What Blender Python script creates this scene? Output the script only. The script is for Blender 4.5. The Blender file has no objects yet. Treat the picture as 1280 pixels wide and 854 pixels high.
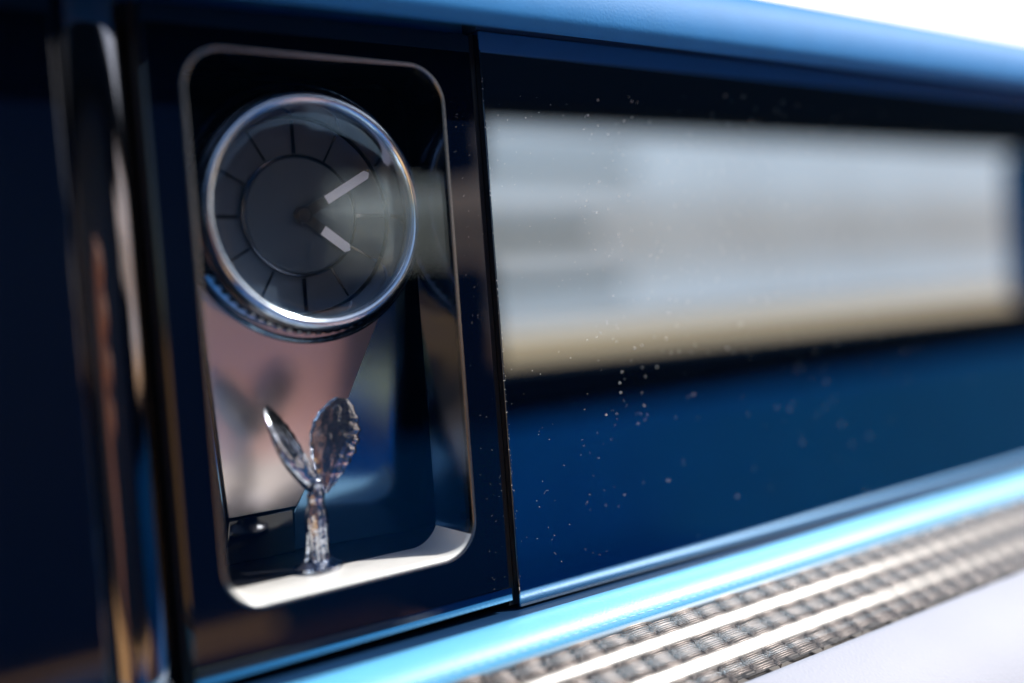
import bpy, bmesh, math, random
from mathutils import Vector, Matrix, noise
random.seed(7)
S = 0.001                      # all lengths below are millimetres
scene = bpy.context.scene
col = scene.collection
R = math.radians

# ---------------------------------------------------------------- camera
cam_d = bpy.data.cameras.new('camera'); cam = bpy.data.objects.new('camera', cam_d); col.objects.link(cam)
yaw, pitch, roll = R(35.2), R(-2.0), R(4.2)
F = Vector((math.sin(yaw)*math.cos(pitch), math.cos(yaw)*math.cos(pitch), math.sin(pitch)))
R0 = Vector((math.cos(yaw), -math.sin(yaw), 0)); U0 = R0.cross(F)
RR = R0*math.cos(roll) - U0*math.sin(roll); UU = U0*math.cos(roll) + R0*math.sin(roll)
cam.matrix_world = Matrix(((RR.x, UU.x, -F.x, 0), (RR.y, UU.y, -F.y, -0.200), (RR.z, UU.z, -F.z, 0), (0, 0, 0, 1)))
cam_d.sensor_width = 36.0; cam_d.lens = 1270/1280*36.0
cam_d.clip_start = 0.01; cam_d.clip_end = 3000
cam_d.dof.use_dof = True; cam_d.dof.focus_distance = 0.243; cam_d.dof.aperture_fstop = 2.9
cam_d.dof.aperture_blades = 0
scene.camera = cam

# ---------------------------------------------------------------- sky, sun, exposure
SUN = Vector((0.64, -0.42, 0.66)).normalized()
world = bpy.data.worlds.new('World'); scene.world = world; world.use_nodes = True
wn = world.node_tree; bg = wn.nodes['Background']
sky = wn.nodes.new('ShaderNodeTexSky'); sky.sky_type = 'NISHITA'; sky.sun_disc = False
sky.sun_elevation = math.asin(SUN.z); sky.sun_rotation = math.atan2(SUN.x, SUN.y)
sky.dust_density = 1.5; sky.air_density = 1.0; sky.ozone_density = 1.0
wn.links.new(sky.outputs[0], bg.inputs[0]); bg.inputs[1].default_value = 0.10
sun_d = bpy.data.lights.new('sun', 'SUN'); sun = bpy.data.objects.new('sun', sun_d); col.objects.link(sun)
sun_d.energy = 4.5; sun_d.angle = R(0.5); sun_d.color = (1.0, 0.97, 0.92)
sun.rotation_euler = SUN.to_track_quat('Z', 'Y').to_euler(); sun.location = (1, -1, 2)
vs = scene.view_settings; vs.view_transform = 'Standard'; vs.look = 'None'; vs.exposure = 1.0; vs.gamma = 1.0
vs.use_curve_mapping = False

# ---------------------------------------------------------------- materials
def mat(name, base=(.5, .5, .5), metal=0.0, rough=0.4, spec=0.5, coat=0.0, coat_rough=0.05, bump=None, var=None, rough_var=None):
    m = bpy.data.materials.new(name); m.use_nodes = True
    nt = m.node_tree; b = nt.nodes['Principled BSDF']
    b.inputs['Base Color'].default_value = (*base, 1); b.inputs['Metallic'].default_value = metal
    b.inputs['Roughness'].default_value = rough; b.inputs['Specular IOR Level'].default_value = spec
    b.inputs['Coat Weight'].default_value = coat; b.inputs['Coat Roughness'].default_value = coat_rough
    tc = nt.nodes.new('ShaderNodeTexCoord')
    if var:                                        # gentle colour mottling: (scale, amount)
        n = nt.nodes.new('ShaderNodeTexNoise'); n.inputs['Scale'].default_value = var[0]; n.inputs['Detail'].default_value = 6
        mx = nt.nodes.new('ShaderNodeMix'); mx.data_type = 'RGBA'
        lo = [c*(1-var[1]) for c in base]; hi = [min(1, c*(1+var[1])) for c in base]
        mx.inputs[6].default_value = (*lo, 1); mx.inputs[7].default_value = (*hi, 1)
        ge = nt.nodes.new('ShaderNodeNewGeometry')
        nt.links.new(ge.outputs['Position'], n.inputs['Vector']); nt.links.new(n.outputs['Fac'], mx.inputs[0])
        nt.links.new(mx.outputs[2], b.inputs['Base Color'])
    if rough_var:                                  # (scale, low, high)
        n = nt.nodes.new('ShaderNodeTexNoise'); n.inputs['Scale'].default_value = rough_var[0]; n.inputs['Detail'].default_value = 5
        mr = nt.nodes.new('ShaderNodeMapRange'); mr.inputs[1].default_value = .3; mr.inputs[2].default_value = .7
        mr.inputs[3].default_value = rough_var[1]; mr.inputs[4].default_value = rough_var[2]
        nt.links.new(tc.outputs['Object'], n.inputs['Vector']); nt.links.new(n.outputs['Fac'], mr.inputs[0])
        nt.links.new(mr.outputs[0], b.inputs['Roughness'])
    if bump:                                       # (kind, scale, strength, distance)
        kind, sc, st, di = bump
        if kind == 'leather':
            t = nt.nodes.new('ShaderNodeTexVoronoi'); t.feature = 'DISTANCE_TO_EDGE'; t.inputs['Scale'].default_value = sc; o = t.outputs['Distance']
        else:
            t = nt.nodes.new('ShaderNodeTexNoise'); t.inputs['Scale'].default_value = sc; t.inputs['Detail'].default_value = 4; o = t.outputs['Fac']
        bp = nt.nodes.new('ShaderNodeBump'); bp.inputs['Strength'].default_value = st; bp.inputs['Distance'].default_value = di
        nt.links.new(tc.outputs['Object'], t.inputs['Vector']); nt.links.new(o, bp.inputs['Height']); nt.links.new(bp.outputs[0], b.inputs['Normal'])
    return m

def clear_mat(name, ior, rough, tint=(1, 1, 1), sheen=(1, 1, 1)):
    """clear sheet: a Fresnel mirror over a transparent body"""
    m = bpy.data.materials.new(name); m.use_nodes = True; nt = m.node_tree
    nt.nodes.remove(nt.nodes['Principled BSDF']); out = nt.nodes['Material Output']
    fr = nt.nodes.new('ShaderNodeFresnel'); fr.inputs['IOR'].default_value = ior
    tr = nt.nodes.new('ShaderNodeBsdfTransparent'); tr.inputs['Color'].default_value = (*tint, 1)
    gl = nt.nodes.new('ShaderNodeBsdfGlossy'); gl.inputs['Roughness'].default_value = rough; gl.inputs['Color'].default_value = (*sheen, 1)
    mx = nt.nodes.new('ShaderNodeMixShader')
    ge = nt.nodes.new('ShaderNodeNewGeometry'); sw = nt.nodes.new('ShaderNodeMix')     # same reflectance from either side
    sw.inputs[2].default_value = ior; sw.inputs[3].default_value = 1/ior
    nt.links.new(ge.outputs['Backfacing'], sw.inputs[0]); nt.links.new(sw.outputs[0], fr.inputs['IOR'])
    nt.links.new(fr.outputs[0], mx.inputs[0]); nt.links.new(tr.outputs[0], mx.inputs[1]); nt.links.new(gl.outputs[0], mx.inputs[2])
    nt.links.new(mx.outputs[0], out.inputs['Surface'])
    return m

def canvas_mat(name, lo, hi):
    m = bpy.data.materials.new(name); m.use_nodes = True; nt = m.node_tree
    nt.nodes.remove(nt.nodes['Principled BSDF']); out = nt.nodes['Material Output']
    tc = nt.nodes.new('ShaderNodeTexCoord'); n = nt.nodes.new('ShaderNodeTexNoise'); n.inputs['Scale'].default_value = .35
    cr = nt.nodes.new('ShaderNodeMix'); cr.data_type = 'RGBA'
    cr.inputs[6].default_value = (*lo, 1); cr.inputs[7].default_value = (*hi, 1)
    df = nt.nodes.new('ShaderNodeBsdfDiffuse'); tl = nt.nodes.new('ShaderNodeBsdfTranslucent'); mx = nt.nodes.new('ShaderNodeMixShader')
    mx.inputs[0].default_value = .7
    mp = nt.nodes.new('ShaderNodeMapping'); mp.inputs['Scale'].default_value = (.16, 1, 2.6)  # stretched noise paints soft streaks into the mirrored brightness
    nt.links.new(tc.outputs['Object'], mp.inputs['Vector']); nt.links.new(mp.outputs[0], n.inputs['Vector']); nt.links.new(n.outputs['Fac'], cr.inputs[0])
    for b in (df, tl): nt.links.new(cr.outputs[2], b.inputs['Color'])
    nt.links.new(df.outputs[0], mx.inputs[1]); nt.links.new(tl.outputs[0], mx.inputs[2]); nt.links.new(mx.outputs[0], out.inputs['Surface'])
    return m

M = dict(
    leather=mat('blue_leather', (.035, .20, .43), rough=.42, spec=.5, bump=('leather', 900, .25, .0002), var=(120, .10)),
    pad=mat('blue_pad_leather', (.018, .145, .36), rough=.6, spec=.15, bump=('leather', 900, .25, .0002), var=(120, .10)),
    roll=mat('sunlit_blue_leather', (.075, .30, .52), rough=.45, spec=.5, bump=('leather', 900, .25, .0002), var=(120, .08)),  # same leather as the pad, sunlit paleness put into its colour
    door_leather=mat('deep_blue_leather', (.002, .125, .37), rough=.7, spec=.06, bump=('leather', 300, .3, .0005), var=(20, .15)),
    header=mat('navy_headlining', (.002, .008, .02), rough=.95, spec=.05),
    leather_dark=mat('navy_leather', (.004, .030, .085), rough=.5, bump=('leather', 700, .3, .0003), var=(60, .15)),
    ledge=mat('navy_plastic', (.002, .020, .06), rough=.55, spec=.25, bump=('noise', 500, .1, .0001)),
    mirror=mat('tinted_mirror_glass', (.26, .36, .46), metal=1, rough=.012),
    black_glass=mat('black_glass', (.0004, .0016, .006), rough=.02, spec=.6),
    black=mat('black_satin', (.004, .005, .008), rough=.4),
    chrome=mat('polished_chrome', (.78, .78, .79), metal=1, rough=.09, rough_var=(300, .06, .12)),
    sleeve=mat('smoked_chrome', (.045, .07, .11), metal=1, rough=.14),
    sill=mat('pale_silver_sill', (.80, .78, .74), rough=.4, metal=.1, rough_var=(200, .35, .5)),
    bezel=mat('brushed_bezel', (.68, .78, .90), metal=1, rough=.16, rough_var=(300, .12, .2)),
    ring=mat('blue_tinted_ring', (.22, .32, .45), metal=1, rough=.12),
    satin=mat('satin_aluminium', (.82, .81, .79), metal=1, rough=.32, rough_var=(400, .26, .38)),
    gold=mat('champagne_metal', (.22, .22, .23), metal=1, rough=.22),
    edge=mat('blue_reflection_metal', (.10, .24, .36), metal=1, rough=.06),  # blue of the mirrored roll put into the metal's colour
    dark_chrome=mat('dark_chrome', (.10, .11, .13), metal=1, rough=.05),
    pillar=mat('smoked_pillar', (.21, .21, .23), metal=1, rough=.05),
    facet=mat('polished_steel_backdrop', (.80, .71, .68), metal=1, rough=.28, bump=('noise', 900, .02, .0001)),
    facet_dark=mat('blue_reflection_backdrop', (.13, .27, .44), metal=1, rough=.12),  # blue of the mirrored cabin deepened in the metal's colour
    dial=mat('dial_grey', (.036, .050, .072), rough=.32, spec=.5, bump=('noise', 2500, .08, .00005)),
    dial_disc=mat('dial_disc_blue_grey', (.024, .040, .060), rough=.38, bump=('noise', 2500, .08, .00005)),
    hand=mat('hand_black', (.006, .006, .008), rough=.3),
    lume=mat('hand_white_inlay', (.95, .94, .92), rough=.45),
    figure=mat('statuette_chrome', (.46, .49, .55), metal=1, rough=.14, bump=('noise', 520, .45, .0008)),
    thread=mat('taupe_metal_thread', (.088, .070, .062), metal=.5, rough=.30, var=(160, .45), bump=('noise', 3000, .25, .00008)),
    thread_dark=mat('brown_cross_thread', (.045, .032, .028), metal=.4, rough=.42, var=(300, .3)),
    veneer_base=mat('brown_backing', (.035, .026, .022), rough=.6),
    lacquer=clear_mat('clear_lacquer', 1.42, .24),
    pane=clear_mat('cool_sheen_pane', 1.6, .004, sheen=(.62, .86, 1.0)),  # blue put into the sheen to cool the mirrored glare
    crystal=clear_mat('clock_crystal', 1.5, .01, sheen=(.62, .86, 1.0)),
    pale_leather=mat('pale_grey_leather', (.27, .28, .33), rough=.6, spec=.2, bump=('leather', 700, .3, .0003), var=(40, .06)),
    skin=mat('skin', (.68, .36, .23), rough=.5, bump=('noise', 300, .2, .0004), var=(40, .12)),
    stitch=mat('pale_blue_thread', (.22, .42, .60), rough=.7),
    dust=mat('pale_dust', (.85, .85, .84), rough=.6),
    pink=mat('dusty_rose_leather', (.76, .36, .28), rough=.5, bump=('leather', 260, .3, .001), var=(14, .12)),
    pavement=mat('sandy_pavement', (.72, .38, .13), rough=.9, var=(.6, .15)),
    plaster=mat('white_plaster', (.80, .82, .80), rough=.8, var=(1.5, .06)),
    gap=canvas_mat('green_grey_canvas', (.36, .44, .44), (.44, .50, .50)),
    canvas=canvas_mat('white_canvas', (.60, .63, .68), (.92, .89, .89)),
)

# ---------------------------------------------------------------- mesh helpers
def link(name, verts, faces, material, parent=None, smooth=True, angle=35):
    me = bpy.data.meshes.new(name)
    me.from_pydata([(x*S, y*S, z*S) for x, y, z in verts], [], faces)
    me.materials.append(material)
    bm = bmesh.new(); bm.from_mesh(me); bmesh.ops.recalc_face_normals(bm, faces=bm.faces); bm.to_mesh(me); bm.free()
    if smooth:
        me.polygons.foreach_set('use_smooth', [True]*len(me.polygons))
        me.set_sharp_from_angle(angle=R(angle))
    o = bpy.data.objects.new(name, me); col.objects.link(o)
    if parent: o.parent = parent
    return o

def empty(name, loc=(0, 0, 0)):
    # the parent sits at the thing's base; parts keep world coordinates through matrix_parent_inverse
    o = bpy.data.objects.new(name, None); col.objects.link(o); o.location = [c*S for c in loc]
    o.empty_display_size = .01
    return o

def adopt(parent):
    """keep children (built in world millimetres) in place under a moved parent"""
    inv = Matrix.Translation(parent.location).inverted()
    for c in parent.children: c.matrix_parent_inverse = inv

def tag(o, label=None, cat=None, group=None, kind=None):
    if label: o['label'] = label
    if cat: o['category'] = cat
    if group: o['group'] = group
    if kind: o['kind'] = kind
    return o

def sweep(profile, x0, x1, n=1, closed=True, warp=None):
    """(y, z) profile swept along x with end caps"""
    v, f = [], []; m = len(profile)
    for i in range(n+1):
        x = x0 + (x1-x0)*i/n
        for (y, z) in profile:
            v.append(warp(x, y, z) if warp else (x, y, z))
    for i in range(n):
        for j in range(m if closed else m-1):
            k = (j+1) % m
            f.append((i*m+j, i*m+k, (i+1)*m+k, (i+1)*m+j))
    if closed:
        f.append(tuple(range(m))[::-1]); f.append(tuple(n*m+j for j in range(m)))
    return v, f

def box(x0, x1, y0, y1, z0, z1):
    v = [(x, y, z) for x in (x0, x1) for y in (y0, y1) for z in (z0, z1)]
    return v, [(0, 1, 3, 2), (4, 6, 7, 5), (0, 4, 5, 1), (2, 3, 7, 6), (0, 2, 6, 4), (1, 5, 7, 3)]

def bevel(o, w, seg=3):
    md = o.modifiers.new('bevel', 'BEVEL'); md.width = w*S; md.segments = seg; md.limit_method = 'ANGLE'; md.angle_limit = R(40)
    md.harden_normals = False
    return o

def rrect(x0, x1, z0, z1, r, seg=10):
    pts = []
    for cx, cz, a0 in ((x1-r, z1-r, 0), (x0+r, z1-r, 90), (x0+r, z0+r, 180), (x1-r, z0+r, 270)):
        for i in range(seg+1):
            a = R(a0 + 90*i/seg); pts.append((cx+r*math.cos(a), cz+r*math.sin(a)))
    return pts

def loft(rings, close_first=False, close_last=False):
    """rings: list of (points2d, y) -> joined loops"""
    v, f = [], []; m = len(rings[0][0])
    for pts, y in rings:
        v += [(p[0], y, p[1]) for p in pts]
    for i in range(len(rings)-1):
        for j in range(m):
            k = (j+1) % m; f.append((i*m+j, i*m+k, (i+1)*m+k, (i+1)*m+j))
    if close_first: f.append(tuple(range(m)))
    if close_last: f.append(tuple((len(rings)-1)*m+j for j in range(m)))
    return v, f

def lathe_y(profile, cx, cz, n=96, closed=True, rfun=None):
    """(radius, y) profile turned about an axis along y"""
    v, f = [], []; m = len(profile)
    for i in range(n):
        a = 2*math.pi*i/n
        for (r, y) in profile:
            rr = rfun(r, y, i) if rfun else r
            v.append((cx+rr*math.sin(a), y, cz+rr*math.cos(a)))
    for i in range(n):
        k = (i+1) % n
        for j in range(m if closed else m-1):
            l = (j+1) % m; f.append((i*m+j, i*m+l, k*m+l, k*m+j))
    return v, f

def arc(cy, cz, r, a0, a1, n):
    return [(cy+r*math.cos(R(a0+(a1-a0)*i/n)), cz+r*math.sin(R(a0+(a1-a0)*i/n))) for i in range(n+1)]

# ================================================================ the dashboard
XL, XR = -60, 620
dash = empty('dashboard', (96, 0, -120))
tag(dash, 'blue leather dashboard with a long glossy black glass fascia', 'dashboard')

# --- padded top, overhanging the glass
prof = [(3, 72), (-6, 66.0), (-12.5, 62.6)] + arc(-13.2, 66.2, 3.7, 268, 190, 6) + [(-17.0, 68.5), (-16.2, 72.5), (-14.6, 76.2), (-12.2, 78.8), (-8.5, 80.8), (-3, 82.2), (6, 83.4), (20, 84.4), (46, 85.2), (80, 84.0), (140, 78), (140, 60), (3, 60)]
link('top_pad', *sweep(prof, XL, XR, 60), M['pad'], dash, angle=60)
# underside trim between the pad and the glass
link('lower_trim', *sweep([(4, 70), (-2.2, 66.2), (-3.0, 65.6), (-3.0, 64.6), (4, 64.6)], 135.3, XR), M['leather_dark'], dash)

# --- passenger fascia glass
g = bevel(link('fascia_glass', *box(135.3, XR, -3.6, 3, -71.4, 64.4), M['mirror'], dash, smooth=False), .3, 2)
# backing board behind everything
bevel(link('backing_board', *box(134.4, XR, 3.2, 8, -90, 72), M['black'], dash), .3)
bevel(link('rear_board', *box(XL, XR, 54, 57, -120, 80), M['black'], dash), .3)
link('under_board', *box(XL, XR, 3.2, 53.9, -96, -91), M['black'], dash)
link('gap_filler', *box(133.6, 135.2, -1.5, 3.1, -71, 64), M['black'], dash)
link('gap_filler', *box(57.0, 57.9, -1.0, 4.0, -71, 64), M['black'], dash)
# --- left gloss panel and the rounded chrome pillar beside the cabinet
bevel(link('side_panel', *box(XL, 43.2, -2.6, 4, -76, 84), M['black_glass'], dash), .8)
pill = []
for i in range(25):
    a = math.pi*i/24; pill.append((50.2-6.6*math.cos(a), 3.0-3.6*math.sin(a)))
v = []; f = []
zs = [-76, -40, 0, 40, 84]
for z in zs: v += [(x, y, z) for x, y in pill]
m = len(pill)
for i in range(len(zs)-1):
    for j in range(m-1): f.append((i*m+j, i*m+j+1, (i+1)*m+j+1, (i+1)*m+j))
link('pillar_trim', v, f, M['pillar'], dash)
link('pillar_backing', *box(43.4, 57.4, 4.1, 8, -76, 84), M['black'], dash)

# --- ledge, leather roll and its stitching
bevel(link('ledge', *sweep([(3.0, -72.2), (-7.5, -72.0), (-9.5, -75), (-9.5, -80), (3, -80)], XL, XR), M['ledge'], dash), .3)
rollp = [(-8.0, -73.4), (-8.6, -72.0), (-9.8, -71.25), (-11.4, -71.0), (-13.2, -71.25), (-15.0, -72.1), (-16.7, -73.2), (-17.9, -74.6), (-18.6, -75.9), (-18.8, -77.0), (-18.5, -78.2), (-12, -85), (-8, -83)]
def sag(x, y, z): return (x, y + .12*math.sin(x*.031), z + .10*math.sin(x*.047+1))
rollo = link('leather_roll', *sweep(rollp, XL, XR, 80, warp=sag), M['roll'], dash, angle=60)
v, f = [], []
x = 40.0
while x < 520:
    l = 2.1; b = len(v)
    for (dx, r) in ((0, .06), (.35, .14), (l*.5, .19), (l-.35, .14), (l, .06)):
        for k in range(6):
            a = 2*math.pi*k/6; v.append((x+dx, -18.35+r*math.cos(a)-.18, -75.6+r*math.sin(a)+.1*math.sin((x+dx)*.047+1)))
    for i in range(4):
        for k in range(6): f.append((b+i*6+k, b+i*6+(k+1) % 6, b+(i+1)*6+(k+1) % 6, b+(i+1)*6+k))
    x += 2.9
st = link('stitching', v, f, M['stitch'], rollo); tag(st, kind='stuff')

# --- woven veneer under clear lacquer, sloping down towards the viewer
P0 = Vector((0, -18.8, -77.7)); D = Vector((0, -1, -.60)).normalized(); N = Vector((0, -.60, 1)).normalized()
N = Vector((0, D.z, -D.y)).normalized()
if N.z < 0: N = -N
def wave(t):                                   # gentle flutes that run along the dashboard
    return (.44*math.sin(2*math.pi*(t-2.6)/9.0)*min(1, t/2.0) if t < 20.6 else 0)
def on_slope(x, t, h): return tuple(Vector((x, 0, 0)) + P0 + D*t + N*(h + wave(t)))
panel = link('veneer_panel', *sweep([(-18.0, -79.4), (-18.0-20.6, -79.4-12.36), (-18.0-20.6, -79.4-20), (-14, -86.5)], XL, XR), M['veneer_base'], dash)
# one float of the weave: three arched threads
def float_mesh(L, wid, n_thr, hgt):
    v, f = [], []
    for t in range(n_thr):
        c = (t-(n_thr-1)/2)*wid; w = wid*.36; prev = None
        for i in range(7):
            u = i/6; x = (u-.5)*L; h = hgt*(1-abs(2*u-1)**3)
            b = len(v)
            v += [(x, c-w, h-.20), (x, c-w*.55, h+.10), (x, c+w*.55, h+.10), (x, c+w, h-.20)]
            if prev is not None:
                for k in range(3): f.append((prev+k, b+k, b+k+1, prev+k+1))
            prev = b
    return v, f
def slope_xform(x, t, h):
    bx, by, bz = Vector((1, 0, 0)), D, N
    p = Vector(on_slope(x, t, h))*S
    return Matrix(((bx.x, by.x, bz.x, p.x), (bx.y, by.y, bz.y, p.y), (bx.z, by.z, bz.z, p.z), (0, 0, 0, 1)))
fv, ff = float_mesh(7.3, .56, 3, .46)
variants = []
for k in range(4):
    vv = [(x*(1+random.uniform(-.02, .02)), y+random.uniform(-.03, .03), z+random.uniform(-.04, .04)) for x, y, z in fv]
    me = bpy.data.meshes.new('strand'); me.from_pydata([(a*S, b*S, c*S) for a, b, c in vv], [], ff)
    me.materials.append(M['thread']); me.polygons.foreach_set('use_smooth', [True]*len(me.polygons)); variants.append((me, vv))
PITCH, ROW = 7.9, 1.85
cells = []
c = 0; x = 62.0
while x < 520:
    for r in range(12):
        t = .8 + r*ROW + (ROW/2 if c % 2 else 0)
        cells.append((x + random.uniform(-.45, .45), t + random.uniform(-.16, .16), c, r))
    x += PITCH; c += 1
camp = Vector((0, -200, 0))
def depth(cell):
    return (Vector(on_slope(cell[0], cell[1], 0))-camp).length
def in_view(cell):
    q = Vector(on_slope(cell[0], cell[1], 0))-camp; z = q.dot(F)
    u = 640+1270*q.dot(RR)/z; w = 427-1270*q.dot(UU)/z
    return -20 < u < 1300 and w < 874
vis = sorted([k for k in cells if in_view(k)], key=depth); hid = [k for k in cells if not in_view(k)]
for i, k in enumerate(vis[:300]):
    me, _ = random.choice(variants)
    o = bpy.data.objects.new('strand', me); col.objects.link(o); o.parent = panel
    o.matrix_local = slope_xform(k[0], k[1], random.uniform(-.03, .03))
v, f = [], []
for k in vis[300:] + hid:
    _, vv = random.choice(variants); b = len(v); X = slope_xform(k[0], k[1], random.uniform(-.03, .03))
    for p in vv:
        q = X @ (Vector(p)*S); v.append(tuple(q/S))
    f += [tuple(i+b for i in ff_) for ff_ in ff]
o = link('strand_weave', v, f, M['thread'], panel); tag(o, kind='stuff')
# cross threads that bind the columns
v, f = [], []
cv, cf = float_mesh(2.1, .50, 3, .46)
for k in cells:
    for sx in (.5,):
        b = len(v); t = k[1]+ROW/4
        a = R(58); ca, sa = math.cos(a), math.sin(a)
        X = slope_xform(k[0]+PITCH*sx, t, .0)
        for p in cv:
            px, py = p[0]*ca-p[1]*sa, p[0]*sa+p[1]*ca
            v.append(tuple((X @ (Vector((px, py, p[2]))*S))/S))
        f += [tuple(i+b for i in q) for q in cf]
o = link('cross_thread', v, f, M['thread_dark'], panel); tag(o, kind='stuff')
v, f = [], []
NT = 110
xs = [XL, 200, 400, XR]
for x in xs:
    for i in range(NT+1):
        t = -.4 + 24.0*i/NT; v.append(on_slope(x, t, .85))
for a in range(len(xs)-1):
    for i in range(NT): f.append((a*(NT+1)+i, a*(NT+1)+i+1, (a+1)*(NT+1)+i+1, (a+1)*(NT+1)+i))
link('lacquer', v, f, M['lacquer'], panel, angle=80)
# pale leather below the veneer
q0 = Vector(on_slope(0, 24.2, .9)); q1 = Vector(on_slope(0, 60, -1.5))
link('lower_panel', *sweep([(q0.y, q0.z-2.5), (q0.y-.1, q0.z-.4), (q0.y-.8, q0.z+.15), (q0.y-2.0, q0.z-.3), (q1.y, q1.z), (q1.y, q1.z-8), (q0.y, q0.z-12)], XL, XR, 40), M['pale_leather'], dash, angle=60)
adopt(dash)

# ================================================================ the clock cabinet
cab = empty('clock_cabinet', (96, 0, -69))
tag(cab, 'glossy black cabinet with a rounded glass window let into the dashboard', 'cabinet')
OX0, OX1, OZ0, OZ1 = 58.0, 133.4, -69.4, 63.6          # outer plate
WX0, WX1, WZ0, WZ1, WR = 65.6, 124.6, -56.6, 55.2, 8.5  # window
FY = -3.0
o0 = rrect(OX0, OX1, OZ0, OZ1, .8); o1 = rrect(OX0+.5, OX1-.5, OZ0+.5, OZ1-.5, .6)
w0 = rrect(WX0-.44, WX1+.44, WZ0-.44, WZ1+.44, WR+.44)
link('front_plate', *loft([(o0, 4), (o0, FY+.5), (o1, FY), (w0, FY), (w0, 4)]), M['black_glass'], cab, angle=30)
link('roll_reflection_strip', *box(OX0+.3, OX1-.1, FY-.5, FY-.05, OZ0+.2, OZ0+3.2), M['edge'], cab, smooth=False)  # added tinted mirror strip, stands in for the roll's reflection
# bezel: a thin rounded metal lip
b_ = []
for i in range(9):
    a = math.pi*i/8; d = .36*math.cos(a)+.06; b_.append((d, FY-.08-.22*math.sin(a)))
rings = [(rrect(WX0-d, WX1+d, WZ0-d, WZ1+d, WR+d), y) for d, y in [(.42, 0)] + b_ + [(-.3, 0)]]
link('bezel', *loft(rings), M['gold'], cab, angle=60)
# inner sleeve of the window, flared a little
s0 = rrect(WX0+.32, WX1-.32, WZ0+.32, WZ1-.32, WR-.3); s1 = rrect(WX0+1.0, WX1-1.0, WZ0+.34, WZ1-1.0, WR-1.2); s2 = rrect(WX0-1, WX1+1, WZ0-.3, WZ1+1, WR-1)
link('window_sleeve', *loft([(s0, FY+.2), (s1, 8), (s1, 12.5), (s2, 13.5)]), M['sleeve'], cab, angle=50)
# pane
p0 = rrect(WX0+.34, WX1-.34, WZ0+.34, WZ1-.34, WR-.3)
link('pane', *loft([(p0, FY+.6), (p0, FY+1.4)], True, True), M['pane'], cab, smooth=False)
# lit sill inside the window
def lower_arc(off, rad):
    pts = rrect(WX0+off, WX1-off, WZ0+off, WZ1-off, rad, 14)
    return pts[34:56]                              # lower run with part of both corners
la = [(lower_arc(.36, WR-.35), FY-.1), (lower_arc(.55, WR-.55), FY+.5), (lower_arc(.75, WR-.8), 5), (lower_arc(.75, WR-.8), 12.0), (lower_arc(.40, WR-.4), 12.6)]
v, f = [], []; m = len(la[0][0])
for pts, y in la: v += [(p[0], y, p[1]) for p in pts]
for i in range(len(la)-1):
    for k in range(m-1): f.append((i*m+k, i*m+k+1, (i+1)*m+k+1, (i+1)*m+k))
link('sill', v, f, M['sill'], cab, angle=60)
# chamber: floor, walls, faceted backdrop
link('chamber_floor', *box(58, 136, 13.6, 48, -62, -56.3), M['black'], cab)
link('chamber_wall', *box(57.0, 58.0, 13.6, 48, -56.2, 60), M['black'], cab)
link('chamber_wall', *box(136.0, 137.0, 13.6, 48, -56.2, 60), M['black'], cab)
link('chamber_roof', *box(58, 136, 13.6, 48, 60, 61), M['black'], cab)
link('chamber_back', *box(57, 137, 49, 50, -62, 61), M['black'], cab)
def tiltY(z): return 28 - (z+20)*math.tan(R(13.0))
A = (60.0, 36, 59.5); B = (135.5, 36, 59.5); Bm = (133.0, tiltY(16), 16); Cc = (97.0, tiltY(-45), -45); Dd = (80.0, tiltY(-45), -45); Am = (73.0, tiltY(11), 11)
def slab(name, pts, material, th=1.2):
    n = (Vector(pts[1])-Vector(pts[0])).cross(Vector(pts[-1])-Vector(pts[0])).normalized()
    if n.y < 0: n = -n
    k = len(pts); v = list(pts)+[tuple(Vector(p)+n*th) for p in pts]
    f = [tuple(range(k)), tuple(range(k, 2*k))[::-1]] + [(i, (i+1) % k, k+(i+1) % k, k+i) for i in range(k)]
    return bevel(link(name, v, f, material, cab, smooth=False), .25, 2)
slab('backdrop_panel', [Bm, Cc, Dd, Am], M['facet'])
slab('upper_facet', [(60.0, 37, 59.5), (135.6, 37, 59.5), (135.6, 26, 16.6), (60, 26, 16.6)], M['black_glass'])
n_ = .6
def on_plane(p, nx, e0, e1):
    # plane through edge e0-e1 with the sideways lean nx: y at (x, z)
    ex = [b-a for a, b in zip(e0, e1)]; nz = -(nx*ex[0]-ex[1])/ex[2]
    return (p[0], e0[1]+nx*(p[0]-e0[0])+nz*(p[1]-e0[2])+.4, p[1])
slab('side_facet', [(q[0], Cc[1]-.20*(q[0]-Cc[0])-.15*(q[1]-Cc[2])+.6, q[1]) for q in ((Bm[0]+n_-9, Bm[2]), (135.6, 16), (135.6, -56.1), (96.4, -56.1), (96.6, Cc[2]-1.5))], M['facet_dark'])
slab('side_facet', [on_plane(q, -.5, Am, Dd) for q in ((Am[0]-n_, Am[2]), (Dd[0]-n_, Dd[2]), (78, -56.1), (60, -56.1), (60, 11))], M['facet_dark'])
slab('lower_facet', [(Cc[0]-1, Cc[1]-.2, Cc[2]-.5), (96, 34.2, -56.1), (78.5, 34.2, -56.1), (Dd[0], Dd[1]-.2, Dd[2]-.5)], M['black_glass'])
adopt(cab)

# ================================================================ the clock
CX, CZ = 97.1, 24.2
clk = empty('clock', (CX, 7, CZ-28))
tag(clk, 'round analogue clock with chrome bezel and white-tipped hands in the cabinet', 'clock')
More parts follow.
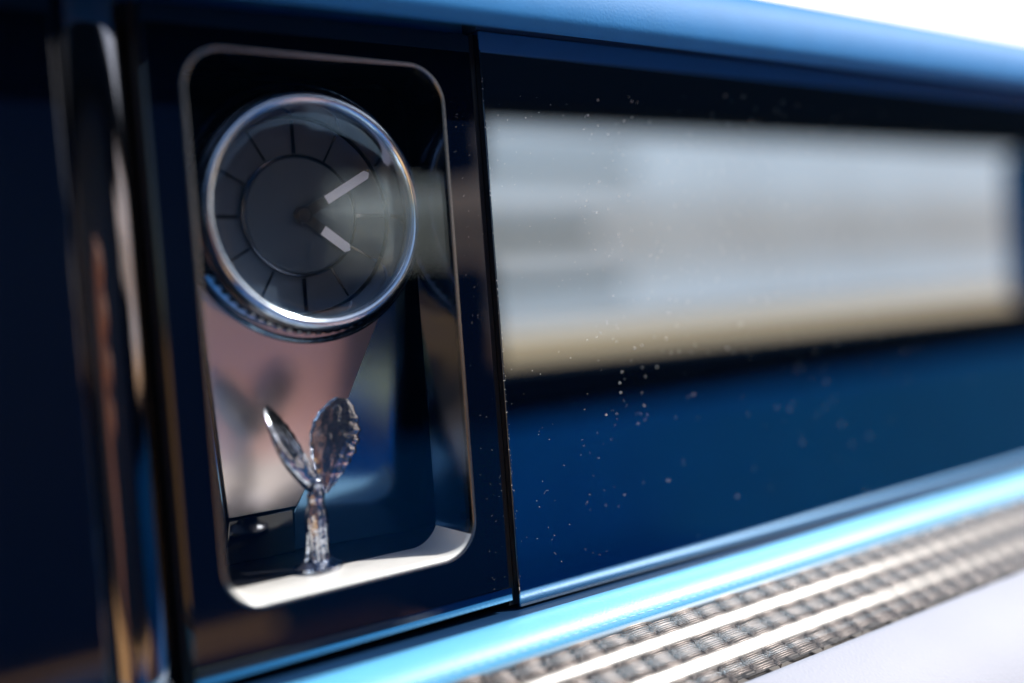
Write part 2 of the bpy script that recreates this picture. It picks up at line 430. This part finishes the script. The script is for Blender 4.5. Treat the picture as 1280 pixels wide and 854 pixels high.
# knurled ring
def kn(r, y, i): return r + (.28 if (r > 27 and (i % 4) in (1, 2)) else 0)
link('knurled_ring', *lathe_y([(24, 10.5), (26.9, 10.5), (27.2, 11.0), (27.2, 13.4), (26.9, 14), (24, 14)], CX, CZ, 288, rfun=kn), M['dark_chrome'], clk, angle=30)
link('outer_ring', *lathe_y([(28.0, 14.2), (28.3, 13.5), (28.9, 13.2), (29.4, 13.6), (29.5, 14.6), (29.0, 15.2), (28.0, 15.2)], CX, CZ, 128), M['ring'], clk, angle=60)
link('case', *lathe_y([(22.9, 14.2), (26, 14.2), (26, 24), (22.9, 24)], CX, CZ), M['black'], clk)
# bezel, rounded crown then a slope down to the dial
bz = [(26.3, 11), (26.5, 9.4), (26.3, 8.2), (25.8, 7.3), (25.1, 6.9), (24.4, 7.0), (23.9, 7.5), (23.5, 8.6), (23.0, 11.2), (22.6, 15.0), (22.4, 19.2), (22.8, 19.6), (26.2, 19.6)]
link('bezel', *lathe_y(bz, CX, CZ, 128), M['bezel'], clk, angle=60)
link('dial', *lathe_y([(.3, 19.0), (22.3, 19.0), (22.3, 19.8), (.3, 19.8)], CX, CZ, 96), M['dial'], clk)
link('centre_disc', *lathe_y([(.2, 17.4), (13.0, 17.4), (13.4, 17.7), (13.5, 18.9), (.2, 18.9)], CX, CZ, 96), M['dial_disc'], clk)
link('disc_rim', *lathe_y([(13.55, 17.5), (13.75, 17.2), (14.0, 17.4), (14.1, 18.9), (13.55, 18.9)], CX, CZ, 96), M['dark_chrome'], clk)
for h in range(12):
    a = R(30*h); dx, dz = math.sin(a), math.cos(a); px, pz = dz, -dx; w = .22 if h % 3 else .42
    v = []
    for (r, s) in ((14.4, -1), (14.4, 1), (21.8, 1), (21.8, -1)):
        for y in (18.75, 18.98): v.append((CX+dx*r+px*w*s, y, CZ+dz*r+pz*w*s))
    link('hour_marker', v, [(0, 2, 4, 6), (1, 7, 5, 3), (0, 1, 3, 2), (2, 3, 5, 4), (4, 5, 7, 6), (6, 7, 1, 0)], M['dark_chrome'], clk, smooth=False)
def hand(name, ang, tail, r0, r1, w_arm, w_tip, y):
    a = R(ang); d = (math.sin(a), math.cos(a)); p = (d[1], -d[0])
    def slabp(outline, ya, yb):
        k = len(outline); pts = [(CX+d[0]*r+p[0]*s, yy, CZ+d[1]*r+p[1]*s) for yy in (ya, yb) for r, s in outline]
        return pts, [tuple(range(k)), tuple(range(k, 2*k))[::-1]]+[(i, (i+1) % k, k+(i+1) % k, k+i) for i in range(k)]
    arm = [(-tail, -w_arm*1.5), (r0+.1, -w_tip*1.12), (r1-.6, -w_tip*1.12), (r1+.5, 0), (r1-.6, w_tip*1.12), (r0+.1, w_tip*1.12), (-tail, w_arm*1.5)]
    ho = bevel(link(name, *slabp(arm, y, y+.35), M['hand'], clk, smooth=False), .06, 1)
    tip = [(r0+.3, -w_tip), (r1-.7, -w_tip), (r1+.2, 0), (r1-.7, w_tip), (r0+.3, w_tip)]
    link('white_tip', *slabp(tip, y-.18, y-.01), M['lume'], ho, smooth=False)
    return ho
hand('hour_hand', 127, 2.0, 5.6, 13.8, .8, 1.15, 16.6)
hand('minute_hand', 60.5, 2.2, 6.4, 19.6, .8, 1.05, 15.9)
link('hub', *lathe_y([(.05, 15.4), (1.5, 15.4), (1.9, 15.7), (1.9, 17.3), (.05, 17.3)], CX, CZ, 48), M['hand'], clk)
cr = [(23.4, 8.6)] + [(23.3*math.cos(R(a)), 8.4-1.3*math.sin(R(a))) for a in (10, 25, 40, 55, 70, 82)] + [(.05, 7.1)]
link('crystal', *lathe_y(cr + [(.05, 7.6), (23.3, 9.1)], CX, CZ, 96), M['crystal'], clk, angle=60)
adopt(clk)

# ================================================================ the winged statuette
FX, FYY, FZ = 95.4, 21.0, -56.25
fig = empty('statuette', (FX, FYY, FZ))
tag(fig, 'small chrome winged statuette standing on a round base below the clock', 'statuette')
v, f = [], []; n = 40
for (r, z) in ((.05, 0), (5.3, 0), (5.6, .4), (5.5, 1.0), (4.2, 1.5), (3.2, 2.2), (.05, 2.2)):
    for i in range(n):
        a = 2*math.pi*i/n; v.append((FX+r*math.cos(a), FYY+r*math.sin(a), FZ+z))
for j in range(6):
    for i in range(n): f.append((j*n+i, j*n+(i+1) % n, (j+1)*n+(i+1) % n, (j+1)*n+i))
link('base', v, f, M['figure'], fig, angle=40)
# draped body: gown with folds, waist, chest and bowed head, one surface
prof = [(0.6, 3.6), (1.8, 3.5), (3.6, 3.0), (6, 2.7), (9, 2.75), (12, 3.0), (15, 3.1), (17.5, 2.7), (19.2, 2.2), (20.6, 2.3), (22, 2.5), (23.0, 1.9), (23.7, 1.0), (24.3, .95), (25.0, 1.25), (25.8, 1.3), (26.5, .95), (26.9, .2)]
v, f = [], []; n = 48
for j, (z, r) in enumerate(prof):
    z *= .77
    fold = max(0, 1-z/19)
    for i in range(n):
        a = 2*math.pi*i/n
        rr = r*(1+.16*fold*math.cos(8*a+z*.22)+.07*fold*math.cos(13*a-z*.3))+.22*noise.noise(Vector((3*math.cos(a), 3*math.sin(a), z*.4)))
        lean = -.0035*z*z + (-.7 if z > 18 else 0)
        rr *= .84
        v.append((FX+rr*math.cos(a)*1.0+.3*math.sin(z*.12), FYY+rr*math.sin(a)*.82+lean, FZ+z))
for j in range(len(prof)-1):
    for i in range(n): f.append((j*n+i, j*n+(i+1) % n, (j+1)*n+(i+1) % n, (j+1)*n+i))
link('body', v, f, M['figure'], fig, angle=70)
def wing(root, tip, across, width, thick, rows=30, n=28):
    root, tip, across = Vector(root), Vector(tip), Vector(across).normalized()
    ax = tip-root; L = ax.length; axn = ax/L; across = (across-axn*across.dot(axn)).normalized(); nor = axn.cross(across)
    v, f = [], []
    for j in range(rows+1):
        u = j/rows
        w = width*(math.sin(math.pi*min(1, u*.93+.035)**1.35)**.72)*.5 + .12
        th = thick*(.35+.65*(1-u))*math.sin(math.pi*min(1, u*.96+.03))**.5*.5 + .08
        bend = .9*math.sin(math.pi*u)
        for i in range(n):
            a = 2*math.pi*i/n
            rid = 1+.24*math.cos(9*math.cos(a)*2.2+u*5)*abs(math.sin(a))
            rag = 1+.075*math.cos(17*u*math.pi)*(1 if math.cos(a) > 0 else .3)
            p = root+ax*u+across*(w*math.cos(a)*rag)+nor*(th*math.sin(a)*rid+bend*.4)
            v.append(tuple(p))
    for j in range(rows):
        for i in range(n): f.append((j*n+i, j*n+(i+1) % n, (j+1)*n+(i+1) % n, (j+1)*n+i))
    f.append(tuple(range(n))); f.append(tuple(rows*n+i for i in range(n))[::-1])
    return link('wing', v, f, M['figure'], fig, angle=70)
wing((98.2, 20.6, -39.4), (104.2, 20.5, -18.6), (.95, -.15, -.3), 11.4, 3.0)
wing((96.6, 21.2, -39.4), (86.2, 21.5, -18.6), (.66, .72, .1), 9.5, 5.2)
adopt(fig)
fig.location = (92.2*S, 12.4*S, -55.75*S); fig.scale = (1.0, 1.0, 1.0)

# ================================================================ dust on the glass
v, f = [], []
def speck(x, y, z, r):
    b = len(v)
    v.extend([(x-r, y, z), (x, y, z-r), (x+r, y, z), (x, y, z+r), (x, y-r*.8, z)])
    f.extend([(b, b+1, b+4), (b+1, b+2, b+4), (b+2, b+3, b+4), (b+3, b, b+4)])
rnd = random.Random(3)
for i in range(520):
    x = 165+abs(rnd.gauss(0, 1))*75+rnd.uniform(-6, 6); z = rnd.gauss(14, 29)
    if not -66 < z < 55 or x > 420: continue
    speck(x, -3.62, z, rnd.choice((.08, .10, .13, .16, .22)))
for i in range(110): speck(rnd.uniform(136.2, 170), -3.62, rnd.uniform(-69, 50), rnd.choice((.05, .07, .09)))
for i in range(150): speck(135.7+rnd.uniform(-.25, .3), -3.55, rnd.uniform(-69, 55), rnd.choice((.07, .1, .13)))
for i in range(60): speck(rnd.uniform(126.5, 133), FY-.02, rnd.uniform(-66, 55), rnd.choice((.04, .06)))
for i in range(46):                                # lint: short bent fibres
    x, z = rnd.uniform(138, 300), rnd.uniform(-66, 50); a = rnd.uniform(0, 6.3); l = rnd.uniform(.4, 1.6); b = len(v); wd = .03
    for k in range(4):
        px, pz = x+l*k/3*math.cos(a+.35*k), z+l*k/3*math.sin(a+.35*k)
        v.extend([(px-wd*math.sin(a), -3.63, pz+wd*math.cos(a)), (px+wd*math.sin(a), -3.66, pz-wd*math.cos(a))])
    for k in range(3): f.append((b+2*k, b+2*k+1, b+2*k+3, b+2*k+2))
o = link('dust', v, f, M['dust'], None, smooth=False)
tag(o, 'fine pale dust specks scattered over the glossy fascia glass', 'dust', kind='stuff')

# ================================================================ what the glass mirrors, partly added for the reflections: the seat, the cabin side and the open air
def bev_box(name, b, material, parent, w=20, seg=4):
    o = link(name, *box(*b), material, parent, smooth=True); return bevel(o, w, seg)
seat_standin = empty('seat_standin', (0, -700, -700))  # added out of view for what the cabinet and glass mirror
tag(seat_standin, 'navy seat with a dusty rose cushion added unseen to colour the cabinet reflections', 'seat_standin')
bev_box('backrest', (-1700, 480, -900, -760, -300, 380), M['leather_dark'], seat_standin, 40)  # stretched wide to keep the mirrored left side dark
bev_box('bolster', (-160, 192, -578, -60, -420, -232), M['door_leather'], seat_standin, 30, 6)  # added blue block for the facet to mirror
bev_box('cushion', (196, 395, -575, -120, -420, -235), M['pink'], seat_standin, 30, 6)
bev_box('bolster', (400, 760, -578, -60, -420, -250), M['door_leather'], seat_standin, 30, 6)
adopt(seat_standin)
blob = empty('blob_standin', (280, -370, -235))  # added dark lump for the blue spot mirrored below the clock
tag(blob, 'dark blue leather pouch added for the dark spot reflected below the clock, on the rose seat cushion', 'blob_standin')
bev_box('body', (245, 322, -415, -325, -234.5, -205), M['leather_dark'], blob, 16, 4)
adopt(blob)
frame = empty('cabin_side', (700, -600, -800))
tag(frame, 'navy cabin side with a long open window mirrored in the fascia', 'cabin side')
bev_box('header', (-900, 2300, -660, -600, 181, 262), M['header'], frame, 10)
bev_box('sill', (335, 2300, -680, -600, -110, -57), M['header'], frame, 8)
bev_box('door_card', (330, 2300, -680, -585, -800, -112), M['door_leather'], frame, 20)
bev_box('pillar', (1575, 1720, -670, -592, -55, 179), M['door_leather'], frame, 12)
bev_box('sky_blocker', (1320, 2300, -655, -605, 264, 660), M['header'], frame, 10)  # added block that hides bright sky from the pillar trim
bev_box('upper_glare_mask', (300, 548, -650, -600, 122, 179), M['header'], frame, 8)  # added mask, trims the pane's glare from above
bev_box('lower_glare_mask', (340, 548, -650, -600, -55, 45), M['header'], frame, 8)  # added mask, trims the pane's glare from below
adopt(frame)
# the hand that steadies the camera, mirrored in the pillar trim
def skinned(name, chains, material, parent=None, sub=2):
    v, e, r = [], [], []
    for ch in chains:
        base = None
        for k, (p, rad) in enumerate(ch):
            if isinstance(p, int): base = p; continue
            v.append([c*S for c in p]); r.append(rad*S)
            if base is not None: e.append((base, len(v)-1))
            base = len(v)-1
    me = bpy.data.meshes.new(name); me.from_pydata(v, e, []); me.materials.append(material)
    o = bpy.data.objects.new(name, me); col.objects.link(o)
    sk = o.modifiers.new('skin', 'SKIN'); sk.use_smooth_shade = True
    for i, q in enumerate(me.skin_vertices[0].data): q.radius = (r[i], r[i]); q.use_root = (i == 0)
    sb = o.modifiers.new('subsurf', 'SUBSURF'); sb.levels = sub; sb.render_levels = sub
    if parent: o.parent = parent
    return o
HX, HY = -34, -268
chains = [[((HX-75, HY-190, -230), 36), ((HX-35, HY-80, -105), 29), ((HX-22, HY-25, -52), 27), ((HX-16, HY-8, -28), 24), ((HX-14, HY, -6), 22), ((HX-14, HY+2, 14), 17)]]
for (z, L, b) in ((33, 27, 5), (12, 30, 4), (-10, 28, 4), (-31, 23, 3)):
    chains.append([(b if b < 5 else 5, 0), ((HX+2, HY+12, z), 9.4), ((HX+8+L*.55, HY+22, z-1), 9.0), ((HX+10+L*1.35, HY+17, z-3), 8.4), ((HX+10+L*1.95, HY+6, z-4), 7.4)])
chains.append([(3, 0), ((HX+6, HY-18, -2), 11), ((HX+26, HY-26, 14), 10), ((HX+44, HY-24, 26), 8.6)])
hnd = skinned('hand', chains, M['skin'])
tag(hnd, 'bare hand with curled fingers mirrored in the dark pillar trim', 'hand')
# open air: a translucent sheet added behind the viewer, a white sunlit house beyond the windscreen
screen = empty('light_screen', (50000, -35000, -1000))  # added unseen sheet, glows from behind to brighten the fascia's reflection
tag(screen, 'backlit white marquee added for the bright reflection across the fascia', 'light_screen')
rm = random.Random(5)
x = 16200
while x < 105000:                                  # added backlit canvas panels, each with a slack curve of its own
    w = 8600; v, f = [], []; nx_, nz_ = 18, 16; ph = rm.uniform(0, 6); am = rm.uniform(120, 340)
    for i in range(nx_+1):
        for k in range(nz_+1):
            px = x+w*i/nx_; pz = -990+12000*k/nz_
            v.append((px, -35000+.4*am*math.sin(math.pi*i/nx_)*math.sin(math.pi*k/nz_)+420*math.sin(k*.62), pz))
    for i in range(nx_):
        for k in range(nz_):
            a = i*(nz_+1)+k; f.append((a, a+1, a+nz_+2, a+nz_+1))
    link('screen_panel', v, f, M['canvas'], screen, angle=80)
    x += w+20
for (z0, z1, xe) in ((200, 900, 30500), (2600, 3300, 29000), (5600, 6200, 31500)):  # added stripes that darken parts of the mirrored glow
    link('reflection_band', *box(16200, xe, -33900, -33860, z0, z1), M['gap'], screen, smooth=False)
adopt(screen)
corner = empty('corner_fill', (30000, 14000, -1000))  # added sunlit block that turns the upper corner white
tag(corner, 'sunlit white house added beyond the dashboard to whiten the upper right', 'corner_fill')
link('wall', *box(9000, 60000, 14000, 22000, -1000, 11500), M['plaster'], corner, smooth=False)
link('roof', *box(8000, 61000, 13500, 22500, 11501, 12100), M['plaster'], corner, smooth=False)
adopt(corner)
gv, gf = [(-2e6, -2e6, -1000), (2e6, -2e6, -1000), (2e6, 2e6, -1000), (-2e6, 2e6, -1000)], [(0, 1, 2, 3)]
tag(link('ground', gv, gf, M['pavement'], None, smooth=False), kind='structure')
